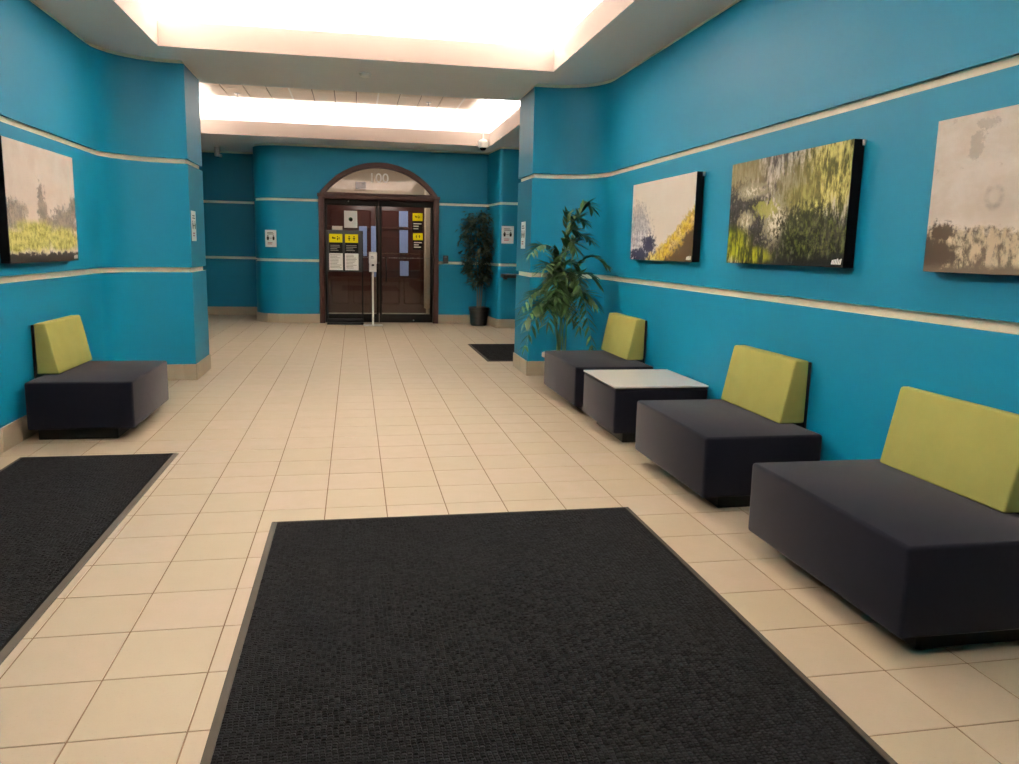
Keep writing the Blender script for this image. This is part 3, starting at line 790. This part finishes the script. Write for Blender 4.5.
painting('abstract painting of a yellow hill under a cream sky, nearest the palm', 'art_hill', XR, 5.975, 1.255, 1.29, 0.64, 1)
painting('abstract painting in dark green, grey and yellow streaks between two paler canvases', 'art_forest', XR, 4.165, 1.262, 1.25, 0.625, 1)
painting('abstract painting with pale sky above a brown lower edge, cut by the right edge', 'art_shore', XR, 2.35, 1.262, 1.25, 0.622, 1)
painting('abstract painting of yellow bushes below dark smudged trees on the left wall', 'art_meadow', XL, 6.0, 1.165, 1.225, 0.775, -1)

# ------------------------------------------------------------------ small wall signs
def wall_sign(label, x, y, z, rz, w=0.205, h=0.285):
    t = thing('wall_sign', label, 'sign', (x, y, z), rz, 'white signs with two black figures')
    box('plate', 'paper_white', t, -w/2, -0.004, 0, w/2, 0, h, 0.001, 1)
    text_rows(t, -w*0.3, w*0.34, h*0.72, h*0.88, 2, 'ink_grey', -0.0042, 0.5)
    for dx in (-0.25, 0.25):
        link('figure', prism_me([(dx*w-0.012, h*0.40), (dx*w+0.012, h*0.40), (dx*w+0.02, h*0.52), (dx*w+0.016, h*0.60), (dx*w-0.016, h*0.60), (dx*w-0.02, h*0.52)], -0.0055, -0.0042, 'y', name='figure'), 'ink_black', t)
        link('figure_head', lathe_me([(0.011, 0), (0.011, 0.0012)], 12, 'figure_head'), 'ink_black', t, (dx*w, -0.0042, h*0.645), (PI/2, 0, 0))
    box('arrow_bar', 'ink_grey', t, -0.022, -0.0055, h*0.50, 0.022, -0.0042, h*0.53)
    text_rows(t, -w*0.28, w*0.3, h*0.14, h*0.30, 2, 'ink_red', -0.0042, 0.5)
    return t
wall_sign('white sign with two black figures on the curved wall left of the arched doorway', -1.372, 13.716, 1.275, -math.radians(22))
wall_sign('white sign with two black figures on the blue wall right of the potted tree', 2.505, 12.846, 1.415, 0)
wall_sign('narrow-looking white sign on the inner face of the left pillar', -1.517, 8.02, 1.335, PI/2)
wall_sign('narrow-looking white sign on the inner face of the right pillar', 1.792, 8.30, 1.33, -PI/2)
cr = thing('card_reader', 'small black card reader on the wall right of the arched doorway', 'card reader', (1.575, DY, 1.05))
box('housing', 'black_plastic', cr, -0.045, -0.03, 0, 0.045, 0, 0.14, 0.006)
box('indicator', 'ink_grey', cr, -0.02, -0.0305, 0.11, 0.02, -0.03, 0.118)
sh = thing('wall_shelf', 'dark grey wall ledge jutting out below the sign by the right pillar', 'shelf', (2.72, 12.84, 0.83))
box('shelf_board', 'board_grey', sh, -0.32, -0.30, 0.03, 0.32, 0.0, 0.085, 0.004)
box('shelf_bracket', 'board_grey', sh, -0.28, -0.24, 0.0, -0.25, 0.0, 0.05, 0.003); box('shelf_bracket', 'board_grey', sh, 0.25, -0.24, 0.0, 0.28, 0.0, 0.05, 0.003)

# ------------------------------------------------------------------ ceiling fittings
sd = thing('smoke_detector', 'small round smoke detector on the soffit between the two light coves', 'smoke detector', (0.12, 8.0, CEIL-0.035))
link('detector_base', lathe_me([(0.06, 0.02), (0.06, 0.035)], 20), 'white_plastic', sd)
link('detector_head', lathe_me([(0.03, 0.0), (0.045, 0.006), (0.05, 0.02)], 20), 'white_plastic', sd)
p = at_y(483, 150, 12.2)
dc = thing('dome_camera', 'white dome security camera hanging at the corner of the far light cove', 'camera', (p.x, p.y, p.z))
link('smoked_dome', lathe_me([(0.0, -0.01), (0.03, -0.005), (0.048, 0.012), (0.056, 0.035)], 20), 'lens_dark', dc)
link('housing', lathe_me([(0.06, 0.03), (0.078, 0.04), (0.08, 0.12), (0.055, 0.15), (0.02, 0.165)], 24), 'white_plastic', dc)
link('hanger_rod', tube_me([(0, 0, 0.16), (0, 0, UPPER-p.z)], 0.012, 10), 'white_plastic', dc)
p = at_z(217, 146, CEIL)
cl = thing('cylinder_spotlight', 'small pale cylinder fitting hanging from the ceiling over the left alcove', 'ceiling fitting', (p.x, p.y, CEIL-0.17))
link('body', lathe_me([(0.040, 0.0), (0.048, 0.006), (0.048, 0.15)], 20), 'steel', cl)
link('canopy', lathe_me([(0.048, 0.15), (0.055, 0.155), (0.055, 0.17)], 20), 'white_plastic', cl)
box('lens_hood', 'white_plastic', cl, 0.03, -0.03, -0.012, 0.075, 0.03, 0.03, 0.004)
for x, y, lab in ((237.5, 97, 'small sprinkler head at the left end of the far cove ceiling'), (428.5, 106, 'small sprinkler head at the right end of the far cove ceiling')):
    p = at_z(x, y, UPPER-0.05)
    s = thing('sprinkler_head', lab, 'sprinkler', (p.x, p.y, UPPER-0.055), 0, 'ceiling sprinklers')
    link('escutcheon', lathe_me([(0.035, 0.045), (0.04, 0.055)], 14), 'steel', s)
    link('deflector', lathe_me([(0.008, 0.0), (0.026, 0.003), (0.026, 0.006), (0.008, 0.012), (0.008, 0.045)], 14), 'steel', s)

# ------------------------------------------------------------------ palm behind the far seat
def keep_in(p):
    """fronds stop at the corner walls"""
    x, y = p.x, p.y
    y = min(y, 7.93); x = min(x, XR-0.02)
    cx, cy, r = XR-0.5, 7.45, 0.48
    if x > cx and y > cy:
        d = math.hypot(x-cx, y-cy)
        if d > r: x, y = cx+(x-cx)*r/d, cy+(y-cy)*r/d
    if y > 7.2 and x > 1.75: y = min(y, 7.93)
    return Vector((x, y, p.z))
def bez(a, b, c, t): return a*(1-t)**2 + b*(2*t*(1-t)) + c*t*t
PB = Vector((1.985, 7.32, 0.31))
palm = thing('potted_palm', 'tall leafy green palm in the corner behind the far lounge seat', 'potted palm', (PB.x, PB.y, 0))
link('pot', lathe_me([(0.10, 0), (0.11, 0.01), (0.15, 0.285), (0.185, 0.29), (0.185, 0.325), (0.17, 0.33), (0.148, 0.28)], 28), 'pot_clay', palm)
link('soil', lathe_me([(0.138, 0.27), (0.143, 0.29)], 24), 'soil', palm)
def frond(tip, ctrl, start, n, ln, seed):
    rnd = random.Random(seed); a = start - palm.location; b = ctrl - palm.location; c = tip - palm.location
    pts = [keep_in(bez(a, b, c, i/14.0)+palm.location)-palm.location for i in range(15)]
    vs, fs = [], []
    def leaflet(p, d, L, w, droop):
        d = d.normalized(); side = d.cross(Vector((0, 0, 1)));
        if side.length < 0.05: side = Vector((1, 0, 0))
        side.normalize(); k = len(vs)
        q = []
        for t, ww in ((0, 0.15), (0.3, 1.0), (0.65, 0.75), (1.0, 0.05)):
            m_ = p + d*(L*t) + Vector((0, 0, -droop*t*t*L))
            q += [m_ + side*(w*ww), m_ + Vector((0, 0, -w*ww*0.5)), m_ - side*(w*ww)]
        for z in q: vs.append(keep_in(z+palm.location)-palm.location)
        for i in range(3):
            for j in range(2): fs.append((k+i*3+j, k+i*3+j+1, k+(i+1)*3+j+1, k+(i+1)*3+j))
    for i in range(n):
        t = 0.42 + 0.58*(i/(n-1)); p = bez(a, b, c, t); tg_ = (bez(a, b, c, min(1, t+0.02)) - bez(a, b, c, t-0.02)).normalized()
        sd_ = tg_.cross(Vector((0, 0, 1)))
        if sd_.length < 0.25: sd_ = tg_.cross(Vector((0.6, -0.8, 0.1)))
        sd_.normalize()
        L = ln*(0.5+0.5*math.sin(PI*min(1, (t-0.36)/0.64)*0.9))*rnd.uniform(0.85, 1.1)
        for s in (-1, 1):
            d = sd_*s*rnd.uniform(0.75, 1.0) + tg_*rnd.uniform(0.75, 1.1) + Vector((0, 0, rnd.uniform(-0.05, 0.3)))
            leaflet(p, d, L, rnd.uniform(0.014, 0.020), rnd.uniform(0.05, 0.45))
    leaflet(c, (c-bez(a, b, c, 0.93)), ln*0.6, 0.010, 0.3)
    tm = tube_me(pts[5:], [0.005-0.0035*i/9 for i in range(10)], 5); k0 = len(vs)
    vs += [v_.co.copy() for v_ in tm.vertices]; fs += [tuple(q+k0 for q in p_.vertices) for p_ in tm.polygons]; bpy.data.meshes.remove(tm)
    f = link('frond', mesh('frond', vs, fs, True), 'leaf_palm', palm)
    link('stalk', tube_me(pts[:6], [0.0075-0.0006*i for i in range(6)], 6, 'stalk'), 'cane_green', f)
FR = [  # tip pixel x, y, depth Y, arch height above the chord, leaflet pairs, leaflet length
    (591, 208, 7.35, 0.25, 14, 0.17), (570, 216, 7.25, 0.20, 11, 0.13), (532, 252, 7.05, 0.32, 14, 0.17), (605, 264, 7.10, 0.30, 14, 0.17),
    (545, 268, 6.98, 0.22, 14, 0.19), (523, 306, 7.05, 0.42, 12, 0.16), (526, 320, 6.98, 0.34, 14, 0.18), (525, 345, 7.0, 0.46, 10, 0.15),
    (596, 304, 7.08, 0.36, 13, 0.17), (592, 345, 7.05, 0.46, 11, 0.15), (575, 248, 7.15, 0.22, 14, 0.18), (556, 296, 6.98, 0.30, 14, 0.18),
    (580, 288, 7.0, 0.30, 14, 0.17), (548, 322, 6.95, 0.34, 12, 0.17), (572, 318, 6.97, 0.36, 12, 0.16), (590, 240, 7.45, 0.22, 13, 0.16),
    (560, 262, 7.2, 0.24, 13, 0.17), (598, 284, 7.25, 0.28, 12, 0.16), (540, 290, 7.2, 0.32, 12, 0.17),
    (552, 280, 7.1, 0.18, 13, 0.16), (566, 276, 7.05, 0.16, 13, 0.16), (562, 300, 7.05, 0.18, 13, 0.16), (576, 268, 7.2, 0.18, 13, 0.16), (586, 300, 7.2, 0.22, 12, 0.15),
    (546, 306, 7.05, 0.22, 12, 0.16), (565, 312, 7.0, 0.22, 12, 0.15), (536, 312, 7.15, 0.28, 12, 0.16), (580, 326, 7.1, 0.30, 11, 0.15), (584, 222, 7.35, 0.18, 12, 0.14),
    (578, 234, 7.3, 0.18, 13, 0.15), (568, 286, 7.3, 0.2, 13, 0.16)]
CANES = []
for i, (x, y, Y, hgt, n, ln) in enumerate(FR):
    tip = at_y(x, y, Y); st = PB + Vector((random.uniform(-0.07, 0.05), random.uniform(-0.05, 0.05), 0))
    if i >= 9:
        q = CANES[i % 9]; st = bez(q[0], q[1], q[2], 0.26 + 0.02*(i % 5))
    top = max(tip.z, 0.75) + hgt*0.55
    ctrl = Vector((st.x + (tip.x-st.x)*0.22, st.y + (tip.y-st.y)*0.22, top + hgt*0.5))
    if i < 9: CANES.append((st, ctrl, tip))
    frond(tip, ctrl, st, n, ln, 100+i)

# ------------------------------------------------------------------ potted tree by the doorway
tree = thing('potted_tree', 'slim dark-leaved tree in a black pot beside the arched doorway', 'potted tree', (2.125, 13.36, 0))
pt = link('pot', lathe_me([(0.125, 0), (0.14, 0.01), (0.162, 0.26), (0.18, 0.265), (0.18, 0.32), (0.167, 0.32), (0.162, 0.28)], 26), 'pot_black', tree)
link('soil', lathe_me([(0.155, 0.26), (0.16, 0.275)], 22), 'soil', tree)
for k, (dx, dy, top) in enumerate(((0.0, 0.0, 1.75), (0.03, 0.02, 1.5), (-0.03, -0.01, 1.4))):
    link('trunk', tube_me([(dx, dy, 0.27), (dx*1.5+0.012, dy, 0.7), (dx*2-0.008, dy*2, 1.1), (dx*3, dy*2, top)], [0.010, 0.009, 0.006, 0.003], 7, 'trunk'), 'bark', tree)
rnd = random.Random(21); vs, fs = [], []
TX, TY = 2.125, 13.36
def side_wall(y): return 2.30 + (13.7-y)*0.0705 - 0.012
clumps = []
for i in range(96):
    z = 0.74 + 1.16*(i+rnd.random())/96; k = min(1, 0.45+(z-0.7)*1.1)*min(1.0, 0.35+(2.0-z)*2.2)
    a = rnd.uniform(0, 2*PI); r = 0.27*k*math.sqrt(rnd.uniform(0.1, 1))
    clumps.append(Vector((-0.03+r*math.cos(a), -0.06+r*math.sin(a), z)))
for c_ in clumps:
    for q_ in range(24):
        p = c_ + Vector((rnd.gauss(0, 0.045), rnd.gauss(0, 0.045), rnd.gauss(0, 0.05)))
        out = Vector((c_.x, c_.y+0.05, 0.0)); out = out.normalized() if out.length > 0.02 else Vector((0, -1, 0))
        d = (out + Vector((rnd.uniform(-.9, .9), rnd.uniform(-.9, .9), rnd.uniform(-1.3, 0.5)))).normalized()
        s_ = d.cross(Vector((rnd.uniform(-1, 1), rnd.uniform(-1, 1), 1))).normalized(); L = rnd.uniform(0.055, 0.10); w = L*0.19
        k = len(vs); q = [p, p+d*L*0.45+s_*w, p+d*L+Vector((0, 0, -0.01)), p+d*L*0.45-s_*w]
        for v_ in q:
            v_.y = min(v_.y, 13.685-TY); v_.x = min(v_.x, side_wall(v_.y+TY)-TX); vs.append(v_)
        fs.append((k, k+1, k+2, k+3))
o = link('foliage', mesh('foliage', vs, fs), 'leaf_tree', tree); o['kind'] = 'stuff'
